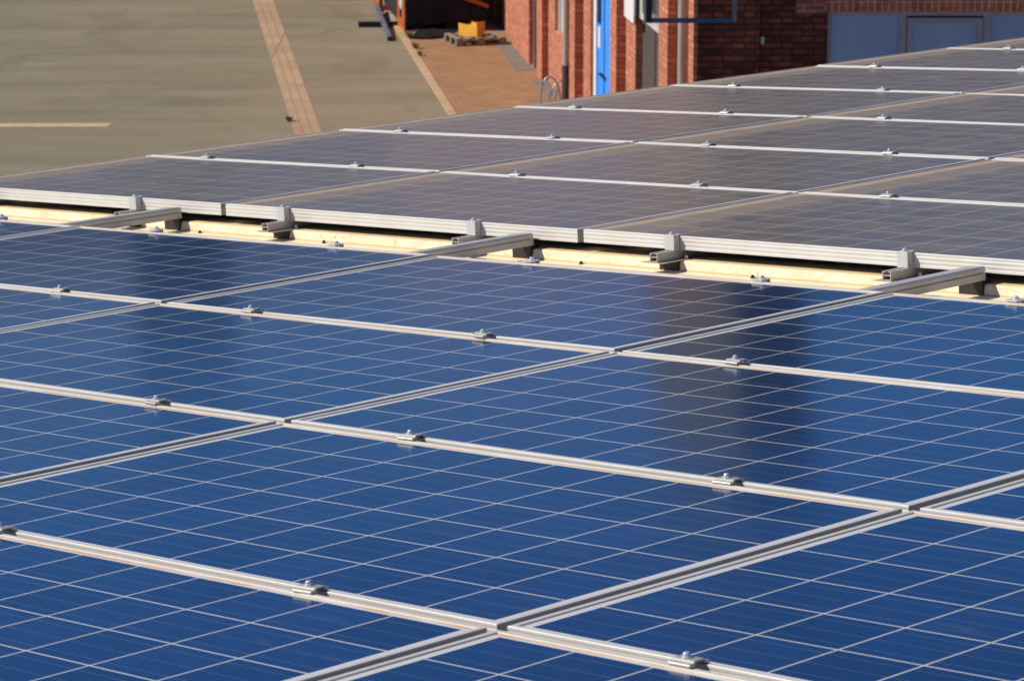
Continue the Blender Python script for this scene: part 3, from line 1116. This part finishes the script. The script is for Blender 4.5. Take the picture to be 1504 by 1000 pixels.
# pallet and the yellow bracket on it
PM = Matrix.Translation((-0.72, 64.45, 0.036)) @ Matrix.Rotation(R(16), 4, 'Z')
pal = thing('wooden_pallet', 'weathered grey wooden pallet on the brick paving', 'pallet', PM)
PW, PD = 0.50, 0.46
for k in range(5):
    m = MB()
    x0 = -PW + k * (2 * PW - 0.12) / 4
    m.box(x0, x0 + 0.12, -PD, PD, 0.122, 0.144)
    m.build('deck_board', M_WOOD, pal, bevel=0.003)
for yy in (-PD, -0.05, PD - 0.10):
    m = MB()
    m.box(-PW, PW, yy, yy + 0.10, 0.100, 0.1215)
    m.build('stringer_board', M_WOOD, pal)
    for xx in (-PW, -0.07, PW - 0.14):
        MB().box(xx, xx + 0.14, yy, yy + 0.10, 0.0225, 0.0995).build('block', M_WOOD, pal)
    MB().box(-PW, PW, yy, yy + 0.10, 0.0, 0.022).build('runner', M_WOOD, pal)
yb = thing('yellow_bracket', 'bent yellow steel bracket standing on the wooden pallet', 'bracket', PM @ Matrix.Translation((-0.17, -0.12, 0.1445)))
m = MB()
m.add([(-0.16, 0.14, 0), (0.12, -0.20, 0), (0.12, -0.20, 0.21), (0.01, -0.066, 0.245), (-0.03, -0.018, 0.222), (-0.16, 0.14, 0.245),
       (-0.145, 0.15, 0), (0.135, -0.19, 0), (0.135, -0.19, 0.21), (0.025, -0.056, 0.245), (-0.015, -0.008, 0.222), (-0.145, 0.15, 0.245)],
      [(0, 1, 2, 3, 4, 5), (11, 10, 9, 8, 7, 6)] + [(k, (k + 1) % 6, 6 + (k + 1) % 6, 6 + k) for k in range(6)])
m.build('front_plate', M_YELLOW, yb)
m = MB()
m.box(0.171, 0.36, 0.10, 0.12, 0.0, 0.25)
m.box(0.15, 0.1705, -0.05, 0.30, 0.0, 0.24)
m.build('side_plate', M_YELLOW, yb)

# yellow and black machine foot at the very top edge
tr = thing('yellow_machine', 'yellow and black machine standing at the top edge of the picture', 'machine', Matrix.Translation((-3.85, 71.9, 0)))
m = MB()
m.prism([(-0.36, 0.05), (-0.30, 0.0), (0.30, 0.0), (0.52, 0.10), (0.60, 0.5), (-0.40, 0.5)], -0.25, 0.4, 'y')
m.build('base', M_DARK, tr, bevel=0.01)
m = MB()
m.tube([(-0.40, -0.27, 0.13), (-0.40, 0.42, 0.13)], 0.12, 14)
m.build('roller', M_YELLOW, tr)
m = MB()
m.box(-0.15, 0.45, -0.28, -0.252, 0.10, 0.22)
m.box(-0.30, 0.50, -0.20, 0.35, 0.502, 1.3)
m.build('cover', M_YELLOW, tr)

# bicycle stand by the wall
bk = thing('bicycle_stand', 'galvanised bicycle stand of bent tube hoops by the brick wall', 'bicycle stand', Matrix.Translation((0.66, 56.0, 0)))
def hoop(cx, cy, wd, h, lean):
    pts = []
    for k in range(17):
        t = math.pi * k / 16
        pts.append((cx - math.cos(t) * wd + lean * math.sin(t), cy + 0.06 * k / 16, 0.12 + h * math.sin(t) ** 0.8))
    pts = [(pts[0][0] - 0.02, cy, 0.03)] + pts + [(pts[-1][0] + 0.03, cy + 0.07, 0.03)]
    m = MB()
    m.tube(pts, 0.016, 10)
    return m.build('hoop', M_GALV, bk, smooth=True)
hoop(0.0, 0.0, 0.17, 0.46, -0.02)
hoop(0.14, 0.30, 0.17, 0.36, 0.08)
m = MB()
m.tube([(0.03, -0.05, 0.05), (0.10, 0.02, 0.36)], 0.02, 10)
m.tube([(-0.22, 0.0, 0.05), (0.40, 0.0, 0.05)], 0.018, 10)
m.build('base_tube', M_GALV, bk)

# weeds in the kerb joint
for k, (X, Y, s) in enumerate(((-2.02, 65.2, 1.0), (-1.86, 63.6, 0.8), (-1.75, 62.6, 0.6), (-3.72, 54.85, 0.7))):
    m = MB()
    for q in range(46):
        a = random.uniform(0, 2 * math.pi)
        r0 = random.uniform(0, 0.06) * s
        L = random.uniform(0.05, 0.15) * s
        lean = random.uniform(0.2, 1.1)
        bx, by = r0 * math.cos(a), r0 * math.sin(a) * 2.2
        wv = Vector((-math.sin(a), math.cos(a), 0)) * 0.011
        p = Vector((bx, by, 0))
        tip = p + Vector((math.cos(a) * lean * L, math.sin(a) * lean * L, L))
        mid = (p + tip) / 2 + Vector((0, 0, 0.02 * s))
        m.add([p - wv * 0.5, p + wv * 0.5, mid + wv, tip, mid - wv], [(0, 1, 2, 3, 4)])
    t = m.build('weed', M_WEED, mw=Matrix.Translation((X, Y, 0.036 if k < 3 else 0.006)))
    tag(t, ['leafy weed tuft in the kerb joint closest to the orange post', 'weed tuft in the kerb joint left of the pallet', 'smallest weed tuft in the kerb joint, nearest the viewer', 'weed tuft at the near end of the slab strip'][k], 'weed', 'weeds in the joints')

# ------------------------------------------------------------------ what the panels mirror beyond the yard
hl = thing('far_hall', 'long brown brick hall far across the yard, mirrored in the panels', 'building', Matrix.Translation((-20, 150, 0)))
m = MB()
m.box(-60, 100, 0, 20, -0.1, 13.4)
m.build('wall', M_BRICKFAR, hl)
m = MB()
m.prism([(-0.6, 13.4), (20.6, 13.4), (10, 16.0)], -60.5, 100.5, 'x')
m.build('roof', M_CONC, hl)
for k in range(25):
    m = MB()
    x0 = -57 + k * 6.2
    m.box(x0, x0 + 3.0, -0.06, -0.004, 3.5, 9.5)
    m.build('window', M_DARKGL, hl)
m = MB()
m.box(1.2, 5.4, -1.2, 1.2, 0, 18.2)
m.build('stair_tower', M_SOOT, hl)

S.render.engine = 'CYCLES'
print('objects', len(bpy.data.objects), 'tops', sum(1 for o in bpy.data.objects if not o.parent))
